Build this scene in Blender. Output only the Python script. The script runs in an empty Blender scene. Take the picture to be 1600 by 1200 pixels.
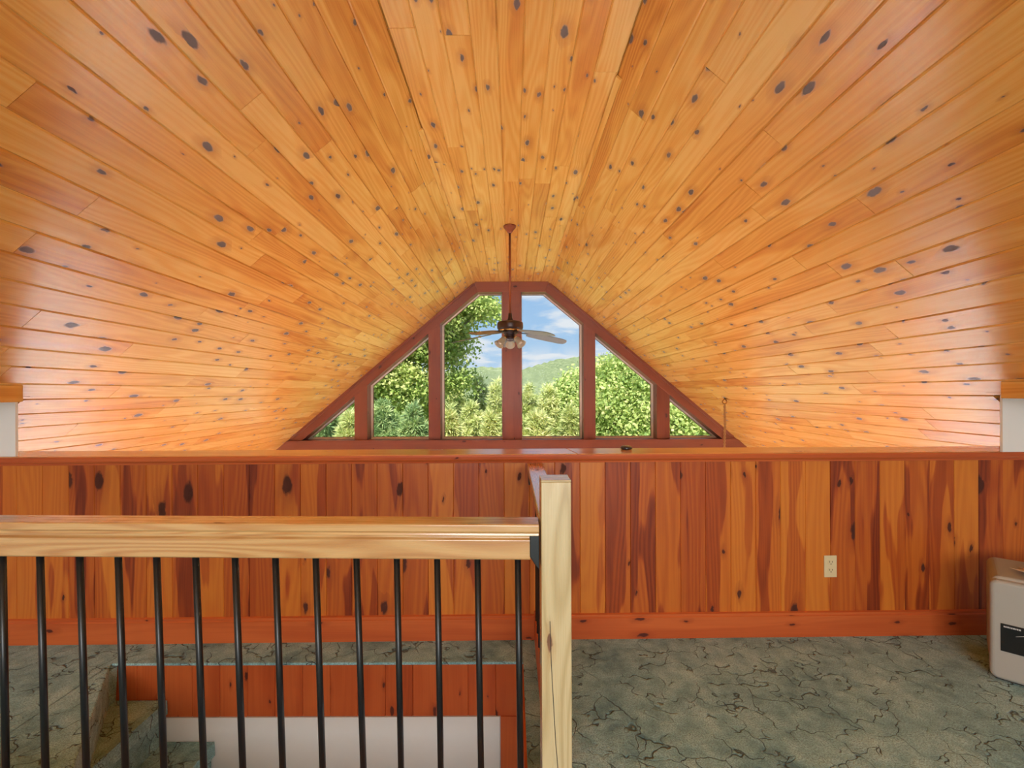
import bpy, bmesh, math, random
import numpy as np
from mathutils import Vector, Matrix

random.seed(7)
sc = bpy.context.scene
col = sc.collection
F = 711.0            # focal length in pixels of the 1600 px wide frame
EYE = 1.4
PI = math.pi
R = math.radians


def at(x, y, Y):
    """point at depth Y that sits on the photo pixel (x, y)"""
    return Vector(((x - 800) * Y / F, Y, EYE - (y - 612) * Y / F))


# ------------------------------------------------------------------ mesh helpers
class MB:
    def __init__(s):
        s.v, s.f, s.uv, s.c, s.sm = [], [], [], [], []

    def face(s, pts, uvs=None, c=(.5, .5, .5, 1), smooth=False):
        i = len(s.v)
        s.v.extend([tuple(p) for p in pts])
        s.f.append(tuple(range(i, i + len(pts))))
        s.uv.append(uvs if uvs else [(p[0], p[1]) for p in pts])
        s.c.append(c)
        s.sm.append(smooth)

    def build(s, name, mat=None, parent=None, merge=True, bevel=0, seg=2, loc=None):
        me = bpy.data.meshes.new(name)
        me.from_pydata(s.v, [], s.f)
        me.uv_layers.new(name='UVMap')
        me.color_attributes.new('board', 'FLOAT_COLOR', 'CORNER')
        flat_uv, flat_c = [], []
        for fi, f in enumerate(s.f):
            for j in range(len(f)):
                flat_uv.extend(s.uv[fi][j])
                flat_c.extend(s.c[fi])
        me.uv_layers['UVMap'].data.foreach_set('uv', flat_uv)
        me.color_attributes['board'].data.foreach_set('color', flat_c)
        me.polygons.foreach_set('use_smooth', s.sm)
        me.update()
        if merge:
            bm = bmesh.new()
            bm.from_mesh(me)
            bmesh.ops.remove_doubles(bm, verts=bm.verts, dist=1e-5)
            bm.normal_update()
            bm.to_mesh(me)
            bm.free()
        o = bpy.data.objects.new(name, me)
        col.objects.link(o)
        if mat:
            me.materials.append(mat)
        if parent:
            o.parent = parent
        if bevel:
            b = o.modifiers.new('bevel', 'BEVEL')
            b.width = bevel
            b.segments = seg
            b.limit_method = 'ANGLE'
            b.angle_limit = R(40)
            b.harden_normals = False
        return o


def rc():
    return (random.random(), random.random(), random.random(), 1)


def prism(mb, poly, axis, a0, a1, grain=None, c=None, seed=None):
    """poly: list of 2D points in the plane across `axis`, extruded a0..a1.
    axis 0: poly=(y,z); 1: poly=(x,z); 2: poly=(x,y). grain: 3D direction of the wood."""
    c = c or rc()
    off = (random.uniform(0, 60), random.uniform(0, 60))

    def P(p, a):
        if axis == 0: return Vector((a, p[0], p[1]))
        if axis == 1: return Vector((p[0], a, p[1]))
        return Vector((p[0], p[1], a))
    area = sum(poly[i][0] * poly[(i + 1) % len(poly)][1] - poly[(i + 1) % len(poly)][0] * poly[i][1] for i in range(len(poly)))
    if (area < 0) != (axis == 1):
        poly = poly[::-1]
    g = Vector(grain).normalized() if grain is not None else None

    def fc(pts):
        n = (pts[1] - pts[0]).cross(pts[2] - pts[1]).normalized()
        if g is None or abs(n.dot(g)) > .9:
            t = Vector((1, 0, 0)) if abs(n.x) < .7 else Vector((0, 1, 0))
            t = (t - n * t.dot(n)).normalized()
        else:
            t = (g - n * g.dot(n)).normalized()
        b = n.cross(t)
        mb.face(pts, [(p.dot(t) + off[0], p.dot(b) + off[1]) for p in pts], c)
    n = len(poly)
    fc([P(p, a1) for p in poly])
    fc([P(p, a0) for p in poly][::-1])
    for i in range(n):
        p, q = poly[i], poly[(i + 1) % n]
        fc([P(p, a0), P(q, a0), P(q, a1), P(p, a1)])


def box(mb, x0, x1, y0, y1, z0, z1, grain=None, c=None):
    prism(mb, [(x0, y0), (x1, y0), (x1, y1), (x0, y1)], 2, z0, z1, grain, c)


def tube(mb, pts, r, n=10, cap=True, radii=None):
    pts = [Vector(p) for p in pts]
    rings = []
    prev = None
    for i, p in enumerate(pts):
        d = (pts[min(i + 1, len(pts) - 1)] - pts[max(i - 1, 0)]).normalized()
        if prev is None:
            a = Vector((0, 0, 1)) if abs(d.z) < .9 else Vector((1, 0, 0))
            u = d.cross(a).normalized()
        else:
            u = (prev - d * prev.dot(d)).normalized()
        prev = u
        w = d.cross(u)
        rr = radii[i] if radii else r
        rings.append([p + (u * math.cos(2 * PI * k / n) + w * math.sin(2 * PI * k / n)) * rr for k in range(n)])
    for i in range(len(rings) - 1):
        for k in range(n):
            k2 = (k + 1) % n
            mb.face([rings[i][k], rings[i][k2], rings[i + 1][k2], rings[i + 1][k]],
                    [(i, k / n), (i, (k + 1) / n), (i + 1, (k + 1) / n), (i + 1, k / n)], smooth=True)
    if cap:
        mb.face(rings[0][::-1])
        mb.face(rings[-1])


def lathe(mb, prof, n=32, M=None, smooth=True, closed=False):
    """prof: (r, z) list from bottom to top or any order; revolve about z, transform by M"""
    M = M or Matrix()
    rings = [[M @ Vector((max(r, 1e-4) * math.cos(2 * PI * k / n), max(r, 1e-4) * math.sin(2 * PI * k / n), z)) for k in range(n)] for r, z in prof]
    for i in range(len(rings) - 1):
        for k in range(n):
            k2 = (k + 1) % n
            mb.face([rings[i][k], rings[i][k2], rings[i + 1][k2], rings[i + 1][k]], smooth=smooth)


def empty(name, loc=(0, 0, 0)):
    o = bpy.data.objects.new(name, None)
    col.objects.link(o)
    o.location = loc
    o.empty_display_size = .1
    return o


def tag(o, label, cat, group=None, kind=None):
    o['label'] = label
    o['category'] = cat
    if group: o['group'] = group
    if kind: o['kind'] = kind
    return o


def struct(o, label=None, cat=None):
    o['kind'] = 'structure'
    if label: o['label'] = label
    if cat: o['category'] = cat
    return o


# ------------------------------------------------------------------ node helpers
class NT:
    def __init__(s, tree):
        s.t = tree
        s.n = tree.nodes
        s.l = tree.links

    def new(s, typ, **kw):
        n = s.n.new(typ)
        for k, v in kw.items():
            setattr(n, k, v)
        return n

    def put(s, sock, v):
        if isinstance(v, bpy.types.NodeSocket):
            s.l.new(v, sock)
        elif isinstance(v, (tuple, list)):
            sock.default_value = tuple(v) + ((1,) if len(v) == 3 and len(sock.default_value) == 4 else ())
        else:
            sock.default_value = v

    def m(s, op, a, b=0.0, c=None, clamp=False):
        n = s.new('ShaderNodeMath', operation=op, use_clamp=clamp)
        s.put(n.inputs[0], a)
        s.put(n.inputs[1], b)
        if c is not None: s.put(n.inputs[2], c)
        return n.outputs[0]

    def mix(s, f, a, b, blend='MIX'):
        n = s.new('ShaderNodeMix', data_type='RGBA', blend_type=blend)
        s.put(n.inputs[0], f)
        s.put(n.inputs[6], a)
        s.put(n.inputs[7], b)
        return n.outputs[2]

    def xyz(s, x, y, z=0.0):
        n = s.new('ShaderNodeCombineXYZ')
        s.put(n.inputs[0], x); s.put(n.inputs[1], y); s.put(n.inputs[2], z)
        return n.outputs[0]

    def noise(s, vec, scale=1.0, detail=2.0, rough=.5, dist=0.0, dim='2D'):
        n = s.new('ShaderNodeTexNoise', noise_dimensions=dim)
        s.put(n.inputs['Vector'], vec)
        n.inputs['Scale'].default_value = scale
        n.inputs['Detail'].default_value = detail
        n.inputs['Roughness'].default_value = rough
        n.inputs['Distortion'].default_value = dist
        return n.outputs[0]

    def smooth(s, v, a, b):
        n = s.new('ShaderNodeMapRange', interpolation_type='SMOOTHSTEP')
        s.put(n.inputs[0], v)
        n.inputs[1].default_value = a
        n.inputs[2].default_value = b
        return n.outputs[0]

    def ramp(s, v, stops):
        n = s.new('ShaderNodeValToRGB')
        e = n.color_ramp.elements
        while len(e) < len(stops): e.new(.5)
        for el, (p, c) in zip(e, stops):
            el.position = p
            el.color = tuple(c) + (1,)
        s.put(n.inputs[0], v)
        return n.outputs[0]

    def bump(s, h, strength, dist=.01, normal=None):
        n = s.new('ShaderNodeBump')
        s.put(n.inputs['Height'], h)
        n.inputs['Strength'].default_value = strength
        n.inputs['Distance'].default_value = dist
        if normal: s.put(n.inputs['Normal'], normal)
        return n.outputs[0]


def srgb(r, g, b):
    def f(c):
        c /= 255
        return c / 12.92 if c <= .04045 else ((c + .055) / 1.055) ** 2.4
    return (f(r), f(g), f(b))


def new_mat(name):
    m = bpy.data.materials.new(name)
    m.use_nodes = True
    t = NT(m.node_tree)
    bs = m.node_tree.nodes['Principled BSDF']
    return m, t, bs


def plain(name, c, rough=.5, metal=0, spec=.5, noise=0.0, nscale=30, bump=0, coat=0):
    m, t, bs = new_mat(name)
    tc = t.new('ShaderNodeTexCoord').outputs['Object']
    n = t.noise(tc, nscale, 4, .6, dim='3D')
    d = tuple(x * (1 - noise) for x in c)
    l = tuple(min(1, x * (1 + noise)) for x in c)
    t.put(bs.inputs['Base Color'], t.mix(n, d, l))
    bs.inputs['Roughness'].default_value = rough
    bs.inputs['Metallic'].default_value = metal
    bs.inputs['Specular IOR Level'].default_value = spec
    bs.inputs['Coat Weight'].default_value = coat
    if bump:
        t.put(bs.inputs['Normal'], t.bump(n, bump, .002))
    return m


def wood(name, stops, knot=srgb(62, 44, 36), halo=srgb(150, 80, 35), kthr=.55, krmin=.05, krmax=.15, ku=.30, kv=.125,
         tone=.45, heart=.35, hsharp=(.45, .6), fine=.35, rings=.15, rough=.3, spec=.5, coat=0, wav=.25, ring_f=46, halo_amt=.55, hscale=(.5, 4.2)):
    m, t, bs = new_mat(name)
    uv = t.new('ShaderNodeUVMap', uv_map='UVMap').outputs[0]
    sp = t.new('ShaderNodeSeparateXYZ'); t.put(sp.inputs[0], uv)
    u, v = sp.outputs[0], sp.outputs[1]
    at_ = t.new('ShaderNodeAttribute', attribute_name='board')
    sb = t.new('ShaderNodeSeparateColor'); t.put(sb.inputs[0], at_.outputs['Color'])
    br, bg = sb.outputs[0], sb.outputs[1]
    X = lambda a, b: t.xyz(t.m('MULTIPLY', u, a), t.m('MULTIPLY', v, b))
    w = t.m('SUBTRACT', t.noise(X(1.3, 4), 1, 2), .5)
    v2 = t.m('MULTIPLY_ADD', w, .03, v)
    j1 = t.m('SUBTRACT', t.noise(X(16, 34), 1, 3, .6), .5)
    kuv = t.xyz(t.m('MULTIPLY_ADD', j1, .16, t.m('DIVIDE', u, ku)), t.m('MULTIPLY_ADD', j1, .16, t.m('DIVIDE', v, kv)))
    vo = t.new('ShaderNodeTexVoronoi', voronoi_dimensions='2D', feature='F1')
    t.put(vo.inputs['Vector'], kuv)
    vo.inputs['Scale'].default_value = 1
    d = vo.outputs['Distance']
    cs = t.new('ShaderNodeSeparateColor'); t.put(cs.inputs[0], vo.outputs['Color'])
    has = t.m('GREATER_THAN', cs.outputs[0], kthr)
    q = t.m('DIVIDE', t.m('SUBTRACT', cs.outputs[0], kthr), 1 - kthr)
    rad = t.m('MULTIPLY', has, t.m('MULTIPLY_ADD', t.m('POWER', t.m('MAXIMUM', q, 0), 1.4), krmax - krmin, krmin))
    core = t.m('DIVIDE', t.m('SUBTRACT', rad, d), t.m('MULTIPLY_ADD', rad, .3, .004), clamp=True)
    hal = t.m('DIVIDE', t.m('SUBTRACT', t.m('MULTIPLY', rad, 2.8), d), t.m('MULTIPLY_ADD', rad, 2.3, .004), clamp=True)
    hal = t.m('MULTIPLY', hal, has)
    v3 = t.m('MULTIPLY_ADD', t.m('MULTIPLY', hal, t.m('SUBTRACT', cs.outputs[1], .5)), .035, v2)
    fn = t.noise(t.xyz(t.m('MULTIPLY', u, 2.2), t.m('MULTIPLY', v3, 170)), 1, 3, .6)
    rn = t.noise(t.xyz(t.m('MULTIPLY', u, .6), t.m('MULTIPLY', v3, 6.5)), 1, 1)
    rg = t.m('SINE', t.m('MULTIPLY_ADD', rn, ring_f, t.m('MULTIPLY', v3, 150)))
    rg = t.m('MULTIPLY_ADD', rg, .5, .5)
    hn = t.smooth(t.noise(t.xyz(t.m('MULTIPLY', u, hscale[0]), t.m('MULTIPLY', v2, hscale[1])), 1, 2.5, .5), *hsharp)
    tt = t.m('MULTIPLY', br, tone)
    tt = t.m('MULTIPLY_ADD', hn, heart, tt)
    tt = t.m('MULTIPLY_ADD', t.m('SUBTRACT', fn, .5), fine, tt)
    tt = t.m('MULTIPLY_ADD', t.m('SUBTRACT', rg, .35), rings, tt)
    c = t.ramp(tt, stops)
    c = t.mix(t.m('MULTIPLY', hal, halo_amt), c, halo)
    kc = t.mix(t.smooth(j1, -.2, .2), knot, tuple(min(1, x * 1.5) for x in knot))
    c = t.mix(t.m('MULTIPLY', core, .92), c, kc)
    t.put(bs.inputs['Base Color'], c)
    t.put(bs.inputs['Roughness'], t.m('ADD', t.m('MULTIPLY_ADD', fn, .12, rough - .06), t.m('MULTIPLY', core, .3)))
    bs.inputs['Specular IOR Level'].default_value = spec
    if coat: t.put(bs.inputs['Coat Weight'], t.m('MULTIPLY_ADD', core, -coat, coat))
    bs.inputs['Coat Roughness'].default_value = .15
    wv = t.noise(X(3.2, 11), 1, 2)
    h = t.m('MULTIPLY_ADD', fn, .06, t.m('MULTIPLY', wv, 1.0))
    h = t.m('MULTIPLY_ADD', t.m('MULTIPLY', hal, t.m('MULTIPLY_ADD', j1, 1.0, .3)), .35, h)
    t.put(bs.inputs['Normal'], t.bump(h, wav, .012))
    return m


# ------------------------------------------------------------------ materials
M_ceil = wood('knotty_pine_ceiling', [(0, srgb(234, 178, 98)), (.35, srgb(222, 156, 72)), (.7, srgb(202, 128, 52)), (1, srgb(164, 90, 38))],
              rough=.24, spec=.5, kthr=.46, krmin=.03, krmax=.19, ku=.25, kv=.12, tone=.38, heart=.3, hsharp=(.5, .62), fine=.4, rings=.2, wav=.2, coat=.25,
              knot=srgb(58, 44, 40), halo=srgb(160, 88, 42), halo_amt=.5)
M_pony = wood('knotty_pine_wainscot', [(0, srgb(214, 128, 46)), (.3, srgb(200, 108, 38)), (.62, srgb(172, 78, 30)), (1, srgb(118, 44, 20))],
              rough=.42, spec=.4, kthr=.6, krmin=.03, krmax=.2, ku=.34, kv=.15, tone=.55, heart=.4, hsharp=(.54, .58), hscale=(.8, 7), fine=.3, rings=.16, wav=.1,
              knot=srgb(60, 26, 18), halo=srgb(140, 56, 24))
M_base = wood('stained_pine_trim', [(0, srgb(206, 104, 52)), (.5, srgb(186, 84, 40)), (1, srgb(140, 56, 28))],
              rough=.4, spec=.4, kthr=.66, krmin=.03, krmax=.12, ku=.3, kv=.11, tone=.35, heart=.3, fine=.35, rings=.12, wav=.08,
              knot=srgb(70, 26, 18), halo=srgb(150, 60, 28))
M_cap = wood('varnished_pine_cap', [(0, srgb(222, 160, 98)), (.5, srgb(198, 130, 72)), (1, srgb(162, 94, 50))],
             rough=.24, spec=.5, kthr=.9, tone=.35, heart=.2, fine=.25, rings=.14, wav=.05, coat=.2)
M_beam = wood('stained_timber', [(0, srgb(122, 64, 44)), (.5, srgb(108, 52, 35)), (1, srgb(82, 37, 28))],
              rough=.38, spec=.4, kthr=.8, krmin=.05, krmax=.13, ku=.35, kv=.16, tone=.3, heart=.25, fine=.3, rings=.1, wav=.06,
              knot=srgb(52, 26, 22), halo=srgb(110, 48, 34))
M_rail = wood('fresh_pine_rail', [(0, srgb(206, 164, 108)), (.45, srgb(192, 142, 86)), (.75, srgb(168, 110, 60)), (1, srgb(130, 76, 40))],
              rough=.28, spec=.6, kthr=.9, krmin=.05, krmax=.13, ku=.4, kv=.12, tone=.3, heart=.12, fine=.35, rings=.6, wav=.04, ring_f=80, coat=.8,
              knot=srgb(88, 48, 28), halo=srgb(176, 104, 54))
M_post = wood('bare_pine_post', [(0, srgb(206, 188, 146)), (.5, srgb(194, 174, 130)), (.8, srgb(172, 146, 100)), (1, srgb(134, 102, 62))],
              rough=.28, spec=.6, coat=.6, kthr=.66, krmin=.05, krmax=.14, ku=.36, kv=.09, tone=.25, heart=.1, fine=.35, rings=.8, wav=.05, ring_f=60,
              knot=srgb(104, 62, 36), halo=srgb(180, 140, 90))
M_railtop = M_rail

M_black = plain('black_metal', srgb(22, 24, 26), .35, 0, .5, .3, 200)
M_white_wall = plain('white_painted_wall', srgb(238, 236, 232), .6, 0, .3, .03, 6)
M_white_frame = plain('cream_vinyl_frame', srgb(232, 222, 208), .35, 0, .5, .03, 20)
M_outlet = plain('ivory_plastic', srgb(224, 206, 164), .35, 0, .5, .03, 20)
M_slot = plain('dark_slot', srgb(50, 40, 32), .6)
M_heater = plain('beige_enamel', srgb(172, 168, 160), .5, 0, .4, .04, 260, .15)
M_heater_top = plain('beige_plastic', srgb(176, 172, 162), .75, 0, .15, .05, 260, .15)
M_panel = plain('black_glass', srgb(26, 26, 28), .22, 0, .6, .5, 300)
M_silver = plain('silver_print', srgb(200, 200, 200), .35, 0, .5, .05)
M_paper = plain('paper', srgb(238, 228, 212), .7, 0, .3, .03, 10)
M_paper2 = plain('printed_paper', srgb(206, 190, 170), .7, 0, .3, .2, 60)
M_bronze = plain('dark_bronze', srgb(56, 42, 40), .3, .55, .5, .25, 25)
M_copper = plain('reddish_copper', srgb(140, 80, 54), .28, .7, .5, .2, 25)
M_brass = plain('brass', srgb(176, 128, 66), .22, .9, .5, .1, 25)
M_blade = plain('grey_blade', srgb(116, 122, 118), .35, 0, .5, .18, 18)
M_gadget = plain('dark_glossy_plastic', srgb(34, 38, 44), .12, 0, .7, .1)
M_cord = plain('tan_cord', srgb(166, 122, 74), .7, 0, .3, .35, 120)
M_lower = plain('pale_lower_floor', srgb(206, 208, 210), .4, 0, .4, .1, 3)
M_roof = plain('roof_deck', srgb(90, 80, 70), .8)
M_bark = plain('bark', srgb(120, 110, 96), .9, 0, .2, .35, 9, .6)

# frosted shade glass
M_shade, t, bs = new_mat('frosted_glass')
bs.inputs['Base Color'].default_value = (*srgb(214, 206, 188), 1)
bs.inputs['Roughness'].default_value = .3
bs.inputs['Transmission Weight'].default_value = .25
tr = t.new('ShaderNodeBsdfTranslucent'); tr.inputs[0].default_value = (*srgb(226, 214, 190), 1)
mx = t.new('ShaderNodeMixShader'); mx.inputs[0].default_value = .4
t.l.new(bs.outputs[0], mx.inputs[1]); t.l.new(tr.outputs[0], mx.inputs[2])
t.l.new(mx.outputs[0], t.n['Material Output'].inputs[0])

# window glass: clear with a fresnel sheen
M_glass, t, bs = new_mat('window_glass')
t.n.remove(bs)
ta = t.new('ShaderNodeBsdfTransparent'); ta.inputs[0].default_value = (.97, .98, .97, 1)
gl = t.new('ShaderNodeBsdfGlossy'); gl.inputs['Roughness'].default_value = .02
fr = t.new('ShaderNodeFresnel'); fr.inputs[0].default_value = 1.08
mx = t.new('ShaderNodeMixShader')
t.l.new(fr.outputs[0], mx.inputs[0]); t.l.new(ta.outputs[0], mx.inputs[1]); t.l.new(gl.outputs[0], mx.inputs[2])
t.l.new(mx.outputs[0], t.n['Material Output'].inputs[0])

# carpet
M_carpet, t, bs = new_mat('sculpted_carpet')
tc = t.new('ShaderNodeTexCoord').outputs['Object']
n1 = t.noise(tc, 3.2, 3, .55, dim='3D')
nA = t.new('ShaderNodeTexNoise', noise_dimensions='3D'); t.put(nA.inputs['Vector'], tc)
nA.inputs['Scale'].default_value = 8; nA.inputs['Detail'].default_value = 2.5
vm = t.new('ShaderNodeVectorMath', operation='MULTIPLY_ADD')
t.put(vm.inputs[0], nA.outputs['Color']); vm.inputs[1].default_value = (.3, .24, .1); t.put(vm.inputs[2], tc)
ve = t.new('ShaderNodeTexVoronoi', feature='DISTANCE_TO_EDGE'); t.put(ve.inputs['Vector'], vm.outputs[0]); ve.inputs['Scale'].default_value = 7
crack = t.smooth(ve.outputs['Distance'], .026, .002)
msk = t.smooth(t.noise(tc, 6, 2, .6, dim='3D'), .4, .52)
crack = t.m('MULTIPLY', crack, msk)
pile = t.noise(tc, 170, 3, .7, dim='3D')
blot = t.noise(tc, 14, 4, .65, dim='3D')
c = t.ramp(t.m('ADD', t.m('MULTIPLY', n1, .5), t.m('MULTIPLY', blot, .5)), [(.36, srgb(108, 154, 162)), (.5, srgb(156, 204, 208)), (.64, srgb(194, 234, 234))])
c = t.mix(t.m('MULTIPLY', t.smooth(pile, .62, .34), .6), c, srgb(76, 98, 92))
c = t.mix(t.m('MULTIPLY', crack, .8), c, srgb(40, 54, 50))
t.put(bs.inputs['Base Color'], c)
bs.inputs['Roughness'].default_value = .95
bs.inputs['Specular IOR Level'].default_value = .1
bs.inputs['Sheen Weight'].default_value = .25
hh = t.m('MULTIPLY_ADD', pile, .35, t.m('MULTIPLY_ADD', crack, -.8, t.m('MULTIPLY', blot, .8)))
t.put(bs.inputs['Normal'], t.bump(hh, .9, .012))

# post / rail end grain is fine with the wood shader


def leaf_mat(name, dark, mid, light, trans=.35):
    m, t, bs = new_mat(name)
    a = t.new('ShaderNodeAttribute', attribute_name='board')
    s = t.new('ShaderNodeSeparateColor'); t.put(s.inputs[0], a.outputs['Color'])
    c = t.ramp(s.outputs[0], [(0, dark), (.5, mid), (1, light)])
    t.put(bs.inputs['Base Color'], c)
    bs.inputs['Roughness'].default_value = .5
    bs.inputs['Specular IOR Level'].default_value = .3
    tr = t.new('ShaderNodeBsdfTranslucent'); t.put(tr.inputs[0], c)
    mx = t.new('ShaderNodeMixShader'); mx.inputs[0].default_value = trans
    t.l.new(bs.outputs[0], mx.inputs[1]); t.l.new(tr.outputs[0], mx.inputs[2])
    t.l.new(mx.outputs[0], t.n['Material Output'].inputs[0])
    return m


M_maple = leaf_mat('maple_leaves', srgb(128, 156, 76), srgb(178, 198, 108), srgb(236, 234, 160))
M_pine = leaf_mat('pine_needles', srgb(168, 184, 116), srgb(210, 218, 146), srgb(244, 240, 182), .35)
M_pinedk = leaf_mat('spruce_needles', srgb(126, 158, 108), srgb(170, 194, 132), srgb(214, 222, 160), .35)
M_maple2 = leaf_mat('bright_leaves', srgb(136, 168, 92), srgb(190, 208, 122), srgb(240, 240, 170))

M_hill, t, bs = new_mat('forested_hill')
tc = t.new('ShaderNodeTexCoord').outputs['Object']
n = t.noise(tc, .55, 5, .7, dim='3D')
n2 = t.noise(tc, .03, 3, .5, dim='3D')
t.put(bs.inputs['Base Color'], t.ramp(t.m('ADD', t.m('MULTIPLY', n, .75), t.m('MULTIPLY', n2, .25)), [(.35, srgb(92, 106, 76)), (.5, srgb(120, 132, 96)), (.65, srgb(146, 154, 116))]))  # distance haze is put into these pale, greyed greens
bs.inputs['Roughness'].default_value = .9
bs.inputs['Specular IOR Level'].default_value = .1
M_ground = plain('meadow', srgb(120, 140, 70), .9, 0, .1, .3, 2)

# ------------------------------------------------------------------ room dimensions
GY = 7.33                                   # interior face of the timbered gable
GB = GY + .2                                # glass plane
BACK = -3.6
FX = 58 * GY / F                            # half width of the flat ceiling strip
FZ = EYE + 172 * GY / F                     # its height
TA = .843
ANG = math.atan(TA)
CA, SA = math.cos(ANG), math.sin(ANG)
EAVE_Z = .08
SLOPE = (FZ - EAVE_Z) / SA
SIDE_X = FX + SLOPE * CA
LOWZ = -2.6


def slope_z(x):
    return FZ - (abs(x) - FX) * TA


# ------------------------------------------------------------------ board covered surfaces
def boards(mb, O, U, V, N, L, W, bw, lmin, lmax, ch=.006, dep=.006, gap=.0012, jitter=.0012, tone=None, fullv=True):
    """tongue-and-groove boards running along U, stacked along V, seen from the N side"""
    O, U, V, N = Vector(O), Vector(U).normalized(), Vector(V).normalized(), Vector(N).normalized()
    flip = U.cross(V).dot(N) < 0
    nb = int(math.ceil(W / bw - 1e-6))
    for i in range(nb):
        v0, v1 = i * bw, min((i + 1) * bw, W)
        if v1 - v0 < 3 * ch: continue
        s = -random.uniform(0, lmax) if lmax < L else 0
        while s < L:
            e = min(s + random.uniform(lmin, lmax), L)
            if L - e < .25: e = L
            a, b = max(s, 0) + gap, e - gap
            if s > -1e-6 and False: pass
            s = e
            if b - a < .02: continue
            c = rc()
            off = (random.uniform(0, 90), random.uniform(0, 90))
            t0, t1 = random.uniform(-jitter, jitter), random.uniform(-jitter, jitter)
            prof = [(v0, -dep), (v0 + ch, t0), (v1 - ch, t1), (v1, -dep)]
            P = lambda u, p: O + U * u + V * p[0] + N * p[1]
            UVc = lambda u, p: (u + off[0], p[0] - v0 + off[1])
            for k in range(3):
                q = [P(a, prof[k]), P(b, prof[k]), P(b, prof[k + 1]), P(a, prof[k + 1])]
                w = [UVc(a, prof[k]), UVc(b, prof[k]), UVc(b, prof[k + 1]), UVc(a, prof[k + 1])]
                if flip: q.reverse(); w.reverse()
                mb.face(q, w, c)
            # end grain of the butt joint
            for u, sgn in ((a, 1), (b, -1)):
                q = [P(u, prof[1]), P(u, prof[2]), P(u, (prof[2][0], -dep * 2)), P(u, (prof[1][0], -dep * 2))]
                w = [UVc(u, prof[1]), UVc(u, prof[2]), UVc(u, prof[2]), UVc(u, prof[1])]
                mb.face(q, w, c)


CL = GB + .12 - BACK
CUTN = 21                     # board rows above the knee wall header
CUT_Y = 2.55
CUT_YS = {-1: 2.55, 1: 2.595}
CUT_X = FX + CUTN * .1335 * CA
CUT_Z = slope_z(CUT_X)
mb = MB()
BW = 2 * FX / 9
boards(mb, (-FX, BACK, FZ), (0, 1, 0), (1, 0, 0), (0, 0, -1), CL, 2 * FX, BW, 1.0, 3.6)
for sx in (-1, 1):
    V_ = Vector((sx * CA, 0, -SA))
    boards(mb, (sx * FX, BACK, FZ), (0, 1, 0), V_, (-sx * SA, 0, -CA), CL, CUTN * .1335, .1335, .9, 3.6)
    boards(mb, Vector((sx * FX, CUT_YS[sx], FZ)) + V_ * (CUTN * .1335), (0, 1, 0), V_, (-sx * SA, 0, -CA), GB + .12 - CUT_YS[sx], SLOPE - CUTN * .1335, .1335, .9, 3.6)
# roof deck behind the boards keeps the daylight out
for x0, z0, x1, z1, ys in ((-FX, FZ, FX, FZ, BACK - .1), (FX, FZ, CUT_X, CUT_Z, BACK - .1), (-FX, FZ, -CUT_X, CUT_Z, BACK - .1),
                           (CUT_X, CUT_Z, SIDE_X + .15, EAVE_Z - .15 * TA, CUT_YS[1]), (-CUT_X, CUT_Z, -SIDE_X - .15, EAVE_Z - .15 * TA, CUT_YS[-1])):
    h0 = .014
    p = [(x0, z0 + h0), (x1, z1 + h0 / CA), (x1, z1 + .16), (x0, z0 + .16)]
    prism(mb, p, 1, ys, GB + .15, (0, 1, 0), (.9, .5, .5, 1))
for sx in (-1, 1):
    box(mb, min(sx * (CUT_X - .02), sx * (SIDE_X + .15)), max(sx * (CUT_X - .02), sx * (SIDE_X + .15)), BACK - .1, CUT_YS[sx] + .02, CUT_Z + .016, CUT_Z + .16, (0, 1, 0), (.9, .5, .5, 1))
ceiling = mb.build('ceiling', M_ceil, merge=False)
struct(ceiling, 'knotty pine board ceiling with two slopes and a narrow flat strip', 'ceiling')

# light strips where the slopes meet the flat part
for i, (sx, y0) in enumerate(((-1, 3.05), (1, 2.55))):
    mb = MB()
    w = .036
    x0, z0 = FX * sx, FZ
    d = Vector((sx * CA, 0, -SA)); nn = Vector((-sx * SA, 0, -CA))
    a = Vector((x0, 0, z0)); p = [a + nn * .001, a + d * w + nn * .001, a + d * w + nn * .011, a + nn * .014]
    prism(mb, [(q.x, q.z) for q in p], 1, y0, GY, (0, 1, 0), (.05, .5, .5, 1))
    o = mb.build('trim_%d' % (11 + i), M_ceil)
    struct(o, 'pale pine strip along the %s corner of the flat ceiling' % ('left' if sx < 0 else 'right'), 'trim')

# ------------------------------------------------------------------ gable: timbers, windows, wall below
zin = lambda x: 455.5 + .839 * (747.5 - x)       # inner edge of the left rafter, photo pixels
def mir(x, s): return x if s < 0 else 1600 - x
def gp(x, y, Y=GY):
    p = at(x, y, Y)
    return (p.x, p.z)


tn = [20]
def timber(poly, label, grain, y0=GY, y1=GB + .03, mat=None, bevel=.004):
    mb = MB()
    prism(mb, poly, 1, y0, y1, grain)
    o = mb.build('trim_%d' % tn[0], mat or M_beam, bevel=bevel)
    tn[0] += 1
    return struct(o, label, 'timber')


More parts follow.
